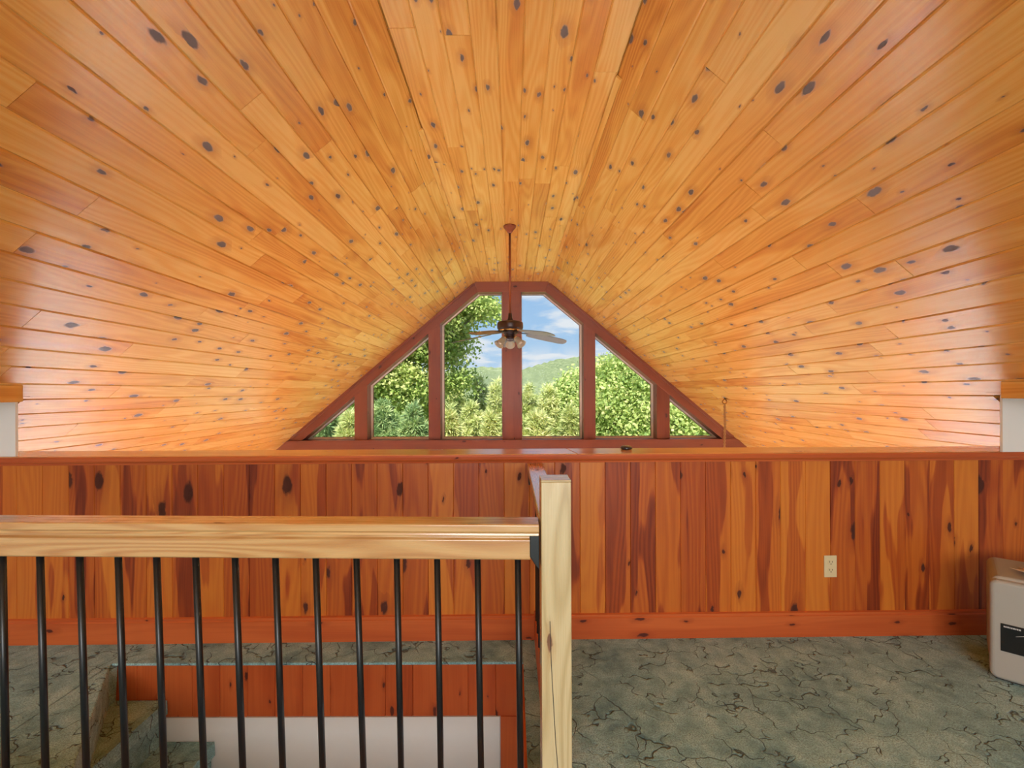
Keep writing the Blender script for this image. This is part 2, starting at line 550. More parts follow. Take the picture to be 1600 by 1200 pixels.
RAIL_T, RAIL_B = 687, 706
timber([gp(405, RAIL_T), gp(1195, RAIL_T), gp(1195, RAIL_B), gp(405, RAIL_B)], 'long dark timber rail under the gable windows', (1, 0, 0), y0=GY - .02)
for s in (-1, 1):
    side = 'left' if s < 0 else 'right'
    # rafter
    a = [(747.5, 455.5), (471, 687.5), (425, 707), (742, 440)]
    timber([gp(mir(x, s), y) for x, y in [(747.5, 455.5), (471, 687.4), (449, 687.4), (741, 441)]], 'sloping timber under the %s ceiling slope at the gable' % side, (s, 0, -TA))
    # thin strip where rafter meets the boards
    timber([gp(mir(x, s), y, GY - .02) for x, y in [(742.5, 444), (458, 683.5), (452, 683.5), (741, 441)]], 'thin dark strip along the top of the %s sloping timber' % side, (s, 0, -TA), y0=GY - .02, y1=GY + .01, bevel=.002)
    timber([gp(mir(688, s), zin(688) - 1), gp(mir(669.5, s), zin(669.5) - 1), gp(mir(669.5, s), RAIL_T), gp(mir(688, s), RAIL_T)], 'tall timber post %s of the middle window pair' % side, (0, 0, 1), y0=GY + .004)
    timber([gp(mir(573.5, s), zin(573.5) - 1), gp(mir(553.5, s), zin(553.5) - 1), gp(mir(553.5, s), RAIL_T), gp(mir(573.5, s), RAIL_T)], 'short timber post by the %s corner window' % side, (0, 0, 1), y0=GY + .004)
timber([gp(785, 455), gp(815, 455), gp(815, RAIL_T), gp(785, RAIL_T)], 'wide timber post between the two middle windows', (0, 0, 1), y0=GY + .004)
timber([gp(741, 440), gp(859, 440), gp(852.5, 456), gp(747.5, 456)], 'short horizontal timber at the top of the gable', (1, 0, 0), y0=GY - .004)


def inset(poly, ds):
    """convex polygon (ccw or cw), per-edge inset distances"""
    n = len(poly)
    area = sum(poly[i][0] * poly[(i + 1) % n][1] - poly[(i + 1) % n][0] * poly[i][1] for i in range(n))
    sg = 1 if area > 0 else -1
    L = []
    for i in range(n):
        a, b = Vector(poly[i]), Vector(poly[(i + 1) % n])
        d = (b - a).normalized()
        nrm = Vector((-d.y, d.x)) * sg
        L.append((a + nrm * ds[i], d))
    out = []
    for i in range(n):
        p, d = L[i - 1]
        q, e = L[i]
        den = d.x * e.y - d.y * e.x
        tt = ((q.x - p.x) * e.y - (q.y - p.y) * e.x) / den
        r = p + d * tt
        out.append((r.x, r.y))
    return out


def ring(mb, outer, inner, y0, y1):
    n = len(outer)
    A = lambda p, y: Vector((p[0], y, p[1]))
    for i in range(n):
        j = (i + 1) % n
        mb.face([A(outer[i], y0), A(outer[j], y0), A(inner[j], y0), A(inner[i], y0)])
        mb.face([A(outer[i], y1), A(inner[i], y1), A(inner[j], y1), A(outer[j], y1)])
        mb.face([A(inner[i], y0), A(inner[j], y0), A(inner[j], y1), A(inner[i], y1)])
        mb.face([A(outer[i], y0), A(outer[i], y1), A(outer[j], y1), A(outer[j], y0)])


# opening outlines in the front plane (photo pixels, left side), with frame width per edge
OPEN = [
    ([(688, 687), (785, 687), (785, 455.5), (747.5, 455.5), (688, zin(688))], (.03, .008, .012, .022, .032), 'tall five-sided middle window'),
    ([(573.5, 687), (669.5, 687), (669.5, zin(669.5)), (573.5, zin(573.5))], (.03, .008, .024, .034), 'sloping-topped window'),
    ([(471, 687), (553.5, 687), (553.5, zin(553.5))], (.03, .008, .03), 'small triangular corner window'),
]
wn = 1
for s in (-1, 1):
    side = 'left' if s < 0 else 'right'
    for pts, ds, lab in OPEN:
        poly = [gp(mir(x, s), y) for x, y in pts]
        inn = inset(poly, ds)
        root = empty('window_%d' % wn, (0, GB, 0))
        struct(root, '%s on the %s half of the gable' % (lab, side), 'window')
        mb = MB()
        ring(mb, inset(poly, [-.015] * len(poly)), inn, 0, .04)
        mb.build('window_frame', M_white_frame, root)
        # thin dark gasket between frame and glass
        mb = MB()
        ring(mb, inn, inset(inn, [.006] * len(inn)), .012, .03)
        mb.build('gasket', M_beam, root)
        mb = MB()
        big = inset(inn, [-.004] * len(inn))
        prism(mb, big, 1, .018, .024)
        mb.build('pane', M_glass, root)
        wn += 1

# gable wall below the windows (great room side), with a wide opening for the lower windows
mb = MB()
zb = at(800, RAIL_B - 2, GY).z
WA, WB = 1.7, 3.45
WZ0, WZ1 = LOWZ + .3, zb - .35
for x0, x1, z0, z1 in ((-SIDE_X - .1, -WB, LOWZ - .2, zb), (WB, SIDE_X + .1, LOWZ - .2, zb), (-WB, WB, LOWZ - .2, WZ0), (-WB, WB, WZ1, zb), (-WA, WA, WZ0, WZ1)):
    box(mb, x0, x1, GY + .02, GB + .1, z0, z1, (1, 0, 0), (.4, .5, .5, 1))
# corner infill beyond the rafters, under the roof
for s in (-1, 1):
    prism(mb, [(s * 3.55, zb), (s * (SIDE_X + .1), zb), (s * (SIDE_X + .1), EAVE_Z), (s * 3.55, slope_z(3.55) + .02)], 1, GY + .03, GB + .1, (1, 0, 0), (.4, .5, .5, 1))
gw = mb.build('wall_far', M_base)
struct(gw, 'timber clad gable wall below the windows', 'wall')
for k, (sx, nm) in enumerate(((-1, 'left'), (1, 'right'))):
    root = empty('window_%d' % (7 + k), (0, GY + .06, 0))
    struct(root, 'window of the room below the loft, %s side' % nm, 'window')
    a, b = (-WB, -WA) if sx < 0 else (WA, WB)
    mb = MB()
    ring(mb, [(a, WZ0), (b, WZ0), (b, WZ1), (a, WZ1)], [(a + .06, WZ0 + .06), (b - .06, WZ0 + .06), (b - .06, WZ1 - .06), (a + .06, WZ1 - .06)], 0, .08)
    mb.build('window_frame', M_white_frame, root)
    mb = MB()
    box(mb, a + .02, b - .02, .05, .056, WZ0 + .02, WZ1 - .02)
    mb.build('pane', M_glass, root)

# side walls and floor of the great room
for s, nm in ((-1, 'left'), (1, 'right')):
    mb = MB()
    box(mb, min(s * SIDE_X, s * (SIDE_X + .15)), max(s * SIDE_X, s * (SIDE_X + .15)), BACK - .1, GB + .1, LOWZ - .2, EAVE_Z + .05, (0, 1, 0), (.3, .5, .5, 1))
    o = mb.build('wall_%s_lower' % nm, M_white_wall)
    struct(o, 'white side wall of the room below on the %s' % nm, 'wall')
mb = MB()
box(mb, -SIDE_X - .1, SIDE_X + .1, BACK - .1, GB + .1, LOWZ - .25, LOWZ)
struct(mb.build('floor_lower', M_lower), 'pale floor of the room below the loft', 'floor')

# back gable behind the camera with one wide window
mb = MB()
bx, bz0, bz1 = 1.5, .55, 2.35
for x0, x1, z0, z1 in ((-SIDE_X - .1, -bx, LOWZ, slope_z(SIDE_X)), (bx, SIDE_X + .1, LOWZ, slope_z(SIDE_X)), (-bx, bx, LOWZ, bz0)):
    box(mb, x0, x1, BACK - .14, BACK, z0, z1, (0, 0, 1), (.3, .5, .5, 1))
for s in (-1, 1):
    prism(mb, [(s * bx, slope_z(SIDE_X)), (s * SIDE_X, slope_z(SIDE_X)), (s * bx, slope_z(bx) + .05)], 1, BACK - .14, BACK, (0, 0, 1), (.3, .5, .5, 1))
prism(mb, [(-bx, bz1), (bx, bz1), (bx, slope_z(bx) + .02), (FX, FZ + .02), (-FX, FZ + .02), (-bx, slope_z(bx) + .02)], 1, BACK - .14, BACK, (0, 0, 1), (.3, .5, .5, 1))
struct(mb.build('wall_near', M_pony), 'pine gable wall at the back of the loft', 'wall')
root = empty('window_9', (0, BACK - .1, 0))
struct(root, 'wide window in the back wall of the loft', 'window')
mb = MB()
ring(mb, [(-bx, bz0), (bx, bz0), (bx, bz1), (-bx, bz1)], [(-bx + .06, bz0 + .06), (bx - .06, bz0 + .06), (bx - .06, bz1 - .06), (-bx + .06, bz1 - .06)], 0, .07)
box(mb, -.03, .03, 0, .07, bz0 + .05, bz1 - .05)
mb.build('window_frame', M_white_frame, root)
mb = MB()
box(mb, -bx + .02, bx - .02, .03, .036, bz0 + .02, bz1 - .02)
mb.build('pane', M_glass, root)

# ------------------------------------------------------------------ loft: half wall, cap, baseboard
YAW = R(.74)
WY = 2.58                                   # front face of the half wall at x = 0
WROT = Matrix.Translation((0, WY, 0)) @ Matrix.Rotation(YAW, 4, 'Z')
CAPZ = 1.048
HWX = 3.06


def place_wall(o):
    o.matrix_world = WROT
    return o


mb = MB()
boards(mb, (-HWX, 0, .02), (0, 0, 1), (1, 0, 0), (0, -1, 0), CAPZ - .045, 2 * HWX, .1435, 3, 3.1, ch=.0025, dep=.004, jitter=.0008)
box(mb, -HWX, HWX, .006, .15, -.28, CAPZ - .035, (0, 0, 1), (.6, .5, .5, 1))
half = place_wall(mb.build('wall_middle', M_pony, merge=False))
struct(half, 'half wall of upright knotty pine boards', 'wall')

# cap in two lengths with an angled joint
jx = (903 - 800) / 279.0
for k, (x0a, x0b, x1a, x1b) in enumerate(((-HWX - .0, -HWX - .0, jx, jx - .03), (jx + .002, jx - .028, HWX + .0, HWX + .0))):
    mb = MB()
    prism(mb, [(x0a, -.02), (x1a, -.02), (x1b, .235), (x0b, .235)], 2, CAPZ - .03, CAPZ, (1, 0, 0), (.2 + .15 * k, .5, .5, 1))
    o = place_wall(mb.build('trim_%d' % (1 + k), M_cap, bevel=.006, seg=3))
    struct(o, 'varnished pine cap on the half wall, %s length' % ('left' if k == 0 else 'right'), 'trim')
mb = MB()
prism(mb, [(-.012, CAPZ - .05), (0, CAPZ - .05), (0, CAPZ - .0305), (-.0204, CAPZ - .0305), (-.0204, CAPZ - .004), (-.03, CAPZ - .004), (-.032, CAPZ - .012), (-.03, CAPZ - .026), (-.022, CAPZ - .036), (-.014, CAPZ - .04)], 0, -HWX, HWX, (1, 0, 0))
struct(place_wall(mb.build('trim_3', M_base)), 'narrow red-brown moulding along the front of the half wall cap', 'trim')

# baseboard with a small stepped top
mb = MB()
prism(mb, [(0, 0), (-.016, 0), (-.016, .118), (-.011, .122), (-.011, .135), (0, .14)], 0, -HWX, HWX, (1, 0, 0))
struct(place_wall(mb.build('baseboard_middle', M_base)), 'red-brown pine baseboard along the half wall', 'baseboard')

# ------------------------------------------------------------------ loft floor with the stair opening
WELL_X0, WELL_X1, WELL_Y0, WELL_Y1 = -2.08, .053, .75, 2.355
mb = MB()
FXW = 3.06
for x0, x1, y0, y1 in ((-FXW, WELL_X0, BACK, WY + .1), (WELL_X1, FXW, BACK, WY + .1), (WELL_X0, WELL_X1, BACK, WELL_Y0), (WELL_X0, WELL_X1, WELL_Y1, WY + .1)):
    box(mb, x0, x1, y0, y1, -.014, 0)
# angled top step of the stairs
prism(mb, [(WELL_X0 - .005, WELL_Y1 + .004), (WELL_X0 - .005, WELL_Y0 - .005), (-1.01, WELL_Y0 - .005)], 2, -.213, 0)
floor = mb.build('floor', M_carpet)
bv = floor.modifiers.new('bevel', 'BEVEL'); bv.width = .006; bv.segments = 2; bv.limit_method = 'ANGLE'
struct(floor, 'grey-green sculpted carpet of the loft with the stair opening', 'floor')
mb = MB()
for x0, x1, y0, y1 in ((-3.1, WELL_X0, BACK, WY + .14), (WELL_X1, 3.1, BACK, WY + .14), (WELL_X0, WELL_X1, BACK, WELL_Y0), (WELL_X0, WELL_X1, WELL_Y1 + .02, WY + .14)):
    box(mb, x0, x1, y0, y1, -.285, -.015)
struct(mb.build('floor_joists', M_white_wall), 'white underside of the loft floor', 'floor')

# boards of the stairwell's far wall
mb = MB()
boards(mb, (WELL_X0 - .02, WELL_Y1 + .012, -.286), (0, 0, 1), (1, 0, 0), (0, -1, 0), .278, WELL_X1 - WELL_X0 + .04, .1435, 3, 3.1, ch=.0025, dep=.004)
box(mb, -.066, WELL_X1 + .0, WELL_Y1 + .003, WELL_Y1 + .02, -.8, -.284, (0, 0, 1), (.55, .5, .5, 1))
# right side of the well
box(mb, WELL_X1 - .012, WELL_X1, WELL_Y0, WELL_Y1, -.286, -.012, (0, 1, 0), (.4, .5, .5, 1))
struct(mb.build('trim_4', M_base, merge=False), 'upright red pine boards lining the stair opening', 'trim')
mb = MB()
box(mb, WELL_X0 - .02, -.07, WELL_Y1 + .008, WELL_Y1 + .13, LOWZ, -.288)
box(mb, -.07, WELL_X1 + .1, WELL_Y1 + .022, WELL_Y1 + .13, LOWZ, -.288)
struct(mb.build('wall_stairwell', M_white_wall), 'white wall of the stairwell below the boards', 'wall')

# carpeted stairs going down to the right
mb = MB()
RISE, RUN = .215, .245
n = 11
prof = [(WELL_X0 - .001, -.015), (WELL_X0 - .001, -RISE)]
for k in range(1, n):
    prof += [(WELL_X0 + RUN * k + .02, -RISE * k), (WELL_X0 + RUN * k + .02, -RISE * k - .03), (WELL_X0 + RUN * k, -RISE * k - .035), (WELL_X0 + RUN * k, -RISE * (k + 1))]
for (a, b) in zip(prof[:-1], prof[1:]):
    y0, y1 = WELL_Y0 + .02, WELL_Y1 + .004
    mb.face([Vector((a[0], y0, a[1])), Vector((b[0], y0, b[1])), Vector((b[0], y1, b[1])), Vector((a[0], y1, a[1]))])
o = mb.build('floor_stairs', M_carpet)
so = o.modifiers.new('solid', 'SOLIDIFY'); so.thickness = .03; so.offset = 1
struct(o, 'carpeted stairs going down beside the half wall', 'stairs')

# ------------------------------------------------------------------ knee walls, white returns on the cap, header beams
KX = 3.04
for s, nm, ex, ye in ((-1, 'left', 2.765, 2.533), (1, 'right', 2.77, 2.57)):
    mb = MB()
    box(mb, min(s * KX, s * (KX + .1)), max(s * KX, s * (KX + .1)), BACK, 2.53, 0, CUT_Z + .02)
    # short return that stands on the cap and closes the corner under the slope
    box(mb, min(s * ex, s * (SIDE_X)), max(s * ex, s * (SIDE_X)), ye, ye + .014, CAPZ + .001, CUT_Z + .014)
    box(mb, min(s * KX, s * (SIDE_X)), max(s * KX, s * (SIDE_X)), ye, ye + .014, -.2, CAPZ + .001)
    struct(mb.build('wall_%s' % nm, M_white_wall), 'white knee wall and corner return under the %s ceiling slope' % nm, 'wall')
    mb = MB()
    hx = 2.645
    prism(mb, [(s * hx, slope_z(hx) - .004), (s * (hx + .094), slope_z(hx + .094) - .004), (s * (hx + .094), 1.354), (s * hx, 1.354)], 1, BACK, 2.463, (0, 1, 0), (.3, .5, .5, 1))
    struct(mb.build('trim_%d' % (5 if s < 0 else 6), M_ceil, bevel=.003), 'pine header along the lower edge of the %s ceiling slope' % nm, 'trim')

# ------------------------------------------------------------------ newel post and railings
post = empty('newel_post', (.1295, 1.392, 0))
mb = MB()
box(mb, -.0445, .0445, -.045, .045, 0, 1.132, (0, 0, 1), (.2, .5, .5, 1))
mb.build('shaft', M_post, post, bevel=.003)
# drying crack
mb = MB()
crk = [(1050, .5)]
pts = [(-.020, .72), (-.0165, .6), (-.010, .47), (-.004, .36), (.004, .26)]
for (a, b) in zip(pts[:-1], pts[1:]):
    w = .0011
    box(mb, min(a[0], b[0]) - w * .2, min(a[0], b[0]) + w, -.0457, -.0449, b[1], a[1]) if False else prism(mb, [(a[0] - w, a[1]), (a[0] + w, a[1]), (b[0] + w, b[1]), (b[0] - w, b[1])], 1, -.0453, -.0445)
mb.build('drying_crack', M_slot, post, merge=False)
mb = MB()
box(mb, -.0445, .0445, -.045, .045, 1.132, 1.1375, (1, 0, 0), (0, .5, .5, 1))
mb.build('cut_top', M_post, post, bevel=.0015)
tag(post, 'bare square pine newel post at the corner of the two stair railings', 'post')

# main railing: left end a little farther away
RT = 1.0
A = Vector((.083, 1.41, 0))
RD = Vector((-1, .028, 0)).normalized()
RN = Vector((-RD.y, RD.x, 0))                # points toward the camera side after sign fix
if RN.y > 0: RN = -RN
RL = 2.15
rail_root = empty('stair_railing', (A.x, A.y, 0))
ang = math.atan2(RD.y, RD.x)
rail_root.rotation_euler = (0, 0, ang)        # local +x runs along the rail, away from the post
# local +y direction in world
ly = Vector((-math.sin(ang), math.cos(ang), 0))
sy = 1 if ly.y < 0 else -1                    # local y sign that faces the camera
mb = MB()
hw = .044
capp = [(-hw, RT - .036), (-hw, RT - .003), (-hw + .003, RT), (hw - .003, RT), (hw, RT - .003), (hw, RT - .022), (hw - .008, RT - .028), (hw - .006, RT - .036)]
prism(mb, [(p[0] * sy, p[1]) for p in capp], 0, .002, RL, (1, 0, 0), (.25, .5, .5, 1))
mb.build('handrail', M_rail, rail_root, bevel=.0015)
mb = MB()
lowp = [(-.02, RT - .112), (-.02, RT - .036), (.022, RT - .036), (.022, RT - .046), (.03, RT - .052), (.03, RT - .108), (.026, RT - .112)]
prism(mb, [(p[0] * sy, p[1]) for p in lowp], 0, .028, RL, (1, 0, 0), (.1, .5, .5, 1))
mb.build('sub_rail', M_rail, rail_root, bevel=.0015)
mb = MB()
box(mb, .01, RL, -.0445, .0445, .06, .098, (1, 0, 0), (.4, .5, .5, 1))
mb.build('bottom_rail', M_rail, rail_root, bevel=.003)
# angled black end bracket
mb = MB()
bk = [(.001, RT - .037), (.03, RT - .037), (.03, RT - .1), (.014, RT - .125), (.001, RT - .14)]
prism(mb, bk, 1, -.034, .034)
mb.build('rail_bracket', M_black, rail_root, bevel=.002)
top_px = [3, 62, 124, 184, 244, 305, 366.5, 429.5, 492.5, 556, 619, 682, 745, 808]
bot_px = [6, 67.5, 131, 192, 252, 314, 375, 437.5, 500, 563.7, 623.4, 685.6, 748.4, 810.5]
for tx, bx_ in zip(top_px, bot_px):
    def hit(px, py):
        # where the pixel column meets the vertical plane of the railing
        k = (px - 800) / F
        # A + RD*t : (A.x + RD.x t) = k (A.y + RD.y t)
        tt = (k * A.y - A.x) / (RD.x - k * RD.y)
        y = A.y + RD.y * tt
        return tt, EYE - (py - 612) * y / F
    t0, z0 = hit(tx, 872)
    t1, z1 = hit(bx_, 1132)
    sl = (t1 - t0) / (z1 - z0)
    zt, zb_ = RT - .105, .09
    mb = MB()
    tube(mb, [(t0 + sl * (zt - z0), 0, zt), (t0 + sl * (zb_ - z0), 0, zb_)], .0098, 12)
    mb.build('baluster', M_black, rail_root)
tag(rail_root, 'long pale pine handrail on round black balusters in front of the stair opening', 'railing')

# side railing from the post back to the half wall
side_root = empty('stair_railing', (.1265, 1.44, 0))
SL = WY - 1.44 - .018
mb = MB()
h2 = .0435
box(mb, -h2, h2, .0, SL, RT - .036, RT, (0, 1, 0), (.25, .5, .5, 1))
mb.build('handrail', M_rail, side_root, bevel=.005, seg=3)
mb = MB()
box(mb, -.022, .03, .03, SL - .02, RT - .112, RT - .037, (0, 1, 0), (.4, .5, .5, 1))
mb.build('sub_rail', M_rail, side_root, bevel=.002)
for y in (0.0, SL - .03):
    mb = MB()
    bkp = [(y, RT - .037), (y + .03, RT - .037), (y + .03, RT - .12), (y, RT - .12)]
    prism(mb, bkp, 0, -.036, .036)
    mb.build('rail_bracket', M_black, side_root, bevel=.002)
mb = MB()
box(mb, -.006, .04, .0, SL - .002, 0, .17, (0, 1, 0), (.35, .5, .5, 1))
mb.build('bottom_curb', M_base, side_root, bevel=.003)
for k in range(8):
    y = .12 + k * (SL - .2) / 7.3
    mb = MB()
    tube(mb, [(.004, y, RT - .105), (.004, y, .165)], .0098, 12)
    mb.build('baluster', M_black, side_root)
tag(side_root, 'short pine side railing running back from the newel post to the half wall', 'railing')

# ------------------------------------------------------------------ wall outlet
po = empty('wall_outlet')
mb = MB()
box(mb, -.0365, .0365, -.006, 0, -.0625, .0625)
mb.build('cover_plate', M_outlet, po, bevel=.003, seg=3)
for z in (.0235, -.0215):
    mb = MB()
    pp = [(.016 * math.cos(a), z + min(.013, max(-.013, .0175 * math.sin(a)))) for a in [2 * PI * k / 20 for k in range(20)]]
    prism(mb, pp, 1, -.0085, -.005)
    f = mb.build('socket', M_outlet, po)
    mb = MB()
    box(mb, -.0085, -.0060, -.0091, -.0084, z - .001, z + .009)
    box(mb, .0060, .0085, -.0091, -.0084, z + .000, z + .008)
    pp = [(.0031 * math.cos(2 * PI * k / 10), z - .0085 + .0031 * math.sin(2 * PI * k / 10)) for k in range(10)]
    prism(mb, pp, 1, -.0091, -.0084)
    mb.build('slots', M_slot, f)
ws = F / 2.6
oy = 2.612
p = at(1294, 884.5 + 1, oy)
po.matrix_world = Matrix.Translation((p.x, WY + p.x * math.tan(YAW) - .0005, p.z)) @ Matrix.Rotation(YAW, 4, 'Z')
tag(po, 'ivory double wall outlet on the half wall boards', 'outlet')

# ------------------------------------------------------------------ space heater, turned toward the room
HZ = .485
HW, HD = .40, .40
hr = empty('space_heater', (2.31, 2.205, 0))
hr.rotation_euler = (0, 0, R(-44))


def rounded(x0, x1, y0, y1, r, n=6):
    out = []
    for cx, cy, a0 in ((x1 - r, y1 - r, 0), (x0 + r, y1 - r, 90), (x0 + r, y0 + r, 180), (x1 - r, y0 + r, 270)):
        for k in range(n + 1):
            a = R(a0 + 90 * k / n)
            out.append((cx + r * math.cos(a), cy + r * math.sin(a)))
    return out


mb = MB()      # rear shell: rounded in the front elevation
pr = rounded(.004, HW - .004, .012, HZ + .012, .035)
prism(mb, pr, 1, .03, HD)
o = mb.build('rear_shell', M_heater_top, hr, bevel=.018, seg=4)
mb = MB()
pr = rounded(0, HW, .012, HZ, .03)
prism(mb, pr, 1, 0, .075)
o = mb.build('front_cover', M_heater, hr, bevel=.016, seg=4)
mb = MB()
box(mb, .02, HW - .02, .03, HD - .03, 0, .03)
mb.build('base', M_slot, hr)
mb = MB()
box(mb, .036, HW - .036, -.003, .004, .152, .284)
pn = mb.build('display_panel', M_panel, hr, bevel=.002)
mb = MB()
# a short row of small pale marks, too small to read
x = .046
for k in range(9):
    w = .0035 + .0012 * ((k * 7) % 3)
    box(mb, x, x + w, -.0036, -.0029, .268, .275)
    x += w + .0016
box(mb, .112, .116, -.0036, -.0029, .268, .272)
mb.build('lettering', M_silver, pn)
mb = MB()
arc = [(.085 + .115 * (k / 14), -.0032, .236 + .016 * math.sin(PI * k / 14)) for k in range(15)]
tube(mb, arc, .0012, 6)
mb.build('arc_mark', M_silver, pn)
tag(hr, 'beige box heater with a dark front panel standing in the corner by the half wall', 'heater')

# papers on the heater
hm = Matrix.Translation((2.31, 2.205, 0)) @ Matrix.Rotation(R(-44), 4, 'Z')
for k, (lab, cx, cy, rot, mat, zz, bend) in enumerate((
        ('printed booklet lying flat on the beige heater under the loose sheet', .2, .2, 20, M_paper2, HZ + .0125, .004),
        ('loose white sheet lying on top of the booklet on the heater', .165, .165, 52, M_paper, HZ + .0215, .012))):
    mb = MB()
    nx, w, h = 8, .15, .11
    th = .006 if k == 0 else .0015
    for i in range(nx):
        a, b = -w / 2 + w * i / nx, -w / 2 + w * (i + 1) / nx
        za, zb2 = bend * (2 * a / w) ** 2, bend * (2 * b / w) ** 2
        mb.face([Vector((a, -h / 2, za + th)), Vector((b, -h / 2, zb2 + th)), Vector((b, h / 2, zb2 + th)), Vector((a, h / 2, za + th))], smooth=True)
        mb.face([Vector((a, -h / 2, za)), Vector((a, h / 2, za)), Vector((b, h / 2, zb2)), Vector((b, -h / 2, zb2))], smooth=True)
        mb.face([Vector((a, -h / 2, za)), Vector((b, -h / 2, zb2)), Vector((b, -h / 2, zb2 + th)), Vector((a, -h / 2, za + th))])
        mb.face([Vector((a, h / 2, za)), Vector((a, h / 2, za + th)), Vector((b, h / 2, zb2 + th)), Vector((b, h / 2, zb2))])
    for sgn in (-1, 1):
        a = sgn * w / 2
        mb.face([Vector((a, -h / 2, bend)), Vector((a, h / 2, bend)), Vector((a, h / 2, bend + th)), Vector((a, -h / 2, bend + th))])
    o = mb.build('booklet' if k == 0 else 'paper_sheet', mat)
    o.matrix_world = hm @ Matrix.Translation((cx, cy, zz)) @ Matrix.Rotation(R(rot), 4, 'Z')
    tag(o, lab, 'booklet' if k == 0 else 'paper')

# small dark gadget at the rear edge of the cap
p = at(976.5, 697.5, 2.79)
mb = MB()
pr = []
lathe(mb, [(0, 0), (.03, 0), (.034, .004), (.034, .012), (.03, .018), (.02, .0205), (0, .021)], 28)
o = mb.build('pocket_gadget', M_gadget)
o.location = (p.x, 2.762, CAPZ)
tag(o, 'small dark glossy round object on the back edge of the half wall cap', 'gadget')

# ------------------------------------------------------------------ hook and cord on the right slope
hy = 6.0
hp = at(1133, 620, hy)
hx = hp.x
hz = slope_z(hx)
nrm = Vector((-SA, 0, -CA))
hk = empty('hanging_hook', (hx, hy, hz))
mb = MB()
lathe(mb, [(0, -.003), (.026, -.003), (.025, .008), (.012, .02), (0, .022)], 16, Matrix.Translation(Vector((CA, 0, -SA)) * .03) @ nrm.to_track_quat('Z', 'Y').to_matrix().to_4x4() @ Matrix.Diagonal((2.0, 1.0, 1.0, 1.0)))
mb.build('hook_plate', M_brass, hk)
mb = MB()
pts = [Vector((0, 0, 0)) + nrm * .01]
base = nrm * .03
for k in range(11):
    a = R(-200 + 26 * k)
    pts.append(base + Vector((0.0 + .028 * math.cos(a) + .012, 0, -.03 + .028 * math.sin(a))))
tube(mb, pts, .0085, 8)
mb.build('hook', M_brass, hk)
tag(hk, 'small brass hook screwed into the right ceiling slope near the gable', 'hook')
cx, cz = hx + nrm.x * .03 + .012, hz + nrm.z * .03 - .058
cd = empty('hanging_rope', (cx, hy, cz))
for strand in range(2):
    mb = MB()
    pts = []
    for k in range(200):
        z = -.0 - k * .006
        a = k * .42 + strand * PI
        pts.append((.009 * math.cos(a) + .004 * math.sin(k * .05), .009 * math.sin(a), z))
    tube(mb, pts, .0085, 6)
    mb.build('strand', M_cord, cd)
tag(cd, 'twisted tan cord hanging from the brass hook on the right slope', 'cord')

# ------------------------------------------------------------------ ceiling fan
fy = 4.87
fxp = (797.5 - 800) * fy / F
fan = empty('ceiling_fan', (fxp, fy, FZ))
S = F / fy
zz = lambda y: EYE - (y - 612) / S - FZ        # local z of a photo row
mb = MB()
lathe(mb, [(0, .0), (.068, .0), (.068, -.012), (.062, -.022), (.045, -.04), (.03, -.06), (.022, -.078), (.0, -.08)], 28)
mb.build('canopy', M_copper, fan)
mb = MB()
tube(mb, [(0, 0, -.07), (0, 0, zz(502))], .0125, 14)
mb.build('downrod', M_copper, fan)
mb = MB()
lathe(mb, [(.0, zz(490)), (.02, zz(490)), (.022, zz(497)), (.034, zz(500)), (.036, zz(503)), (0, zz(503))], 20)
mb.build('rod_collar', M_bronze, fan)
mb = MB()
lathe(mb, [(0, zz(502)), (.06, zz(502.3)), (.125, zz(503)), (.137, zz(504.5)), (.139, zz(508)), (.139, zz(512)), (.136, zz(514)), (.12, zz(516)), (.09, zz(517)), (0, zz(517))], 40)
mot = mb.build('motor_housing', M_bronze, fan)
mb = MB()
lathe(mb, [(.1, zz(516.4)), (.127, zz(515.6)), (.129, zz(516.6)), (.1, zz(517.6))], 40)
mb.build('brass_band', M_brass, mot)
mb = MB()
lathe(mb, [(0, zz(516.5)), (.085, zz(517)), (.088, zz(519)), (.07, zz(522)), (.05, zz(525)), (.052, zz(527)), (.06, zz(528)), (.058, zz(530)), (.03, zz(533)), (0, zz(533.5))], 32)
mb.build('switch_housing', M_bronze, fan)
zroot, ztip = zz(520), 1.4 + .555 - FZ
for k in range(5):
    th = R(20 + 72 * k)
    rm = Matrix.Rotation(th, 4, 'Z')
    # arm (blade iron)
    mb = MB()
    def quad(r0, w0, z0, r1, w1, z1, tk=.006):
        a = [(r0, -w0, z0), (r1, -w1, z1), (r1, w1, z1), (r0, w0, z0)]
        up = [Vector((x, y, z + tk - .12 * 0)) for x, y, z in a]
        dn = [Vector((x, y, z)) for x, y, z in a]
        mb.face([rm @ p for p in up]); mb.face([rm @ p for p in dn[::-1]])
        for i in range(4):
            j = (i + 1) % 4
            mb.face([rm @ dn[i], rm @ dn[j], rm @ up[j], rm @ up[i]])
    quad(.07, .02, zroot + .005, .15, .014, zroot - .005)
    quad(.15, .014, zroot - .005, .24, .035, zroot - .008)
    mb.build('blade_iron', M_bronze, fan)
    mb = MB()
    tl = -math.tan(R(13))
    out = [(.2, -.05), (.24, -.062), (.4, -.07), (.6, -.066), (.645, -.05), (.66, -.02), (.66, .02), (.645, .05), (.6, .066), (.4, .07), (.24, .062), (.2, .05)]
    def zf(r): return zroot - .01 + (ztip - zroot) * (r - .2) / .46
    up = [rm @ Vector((r, w, zf(r) + w * tl + .007)) for r, w in out]
    dn = [rm @ Vector((r, w, zf(r) + w * tl)) for r, w in out]
    mb.face(up); mb.face(dn[::-1])
    for i in range(len(out)):
        j = (i + 1) % len(out)
        mb.face([dn[i], dn[j], up[j], up[i]])
    mb.build('blade', M_blade, fan)
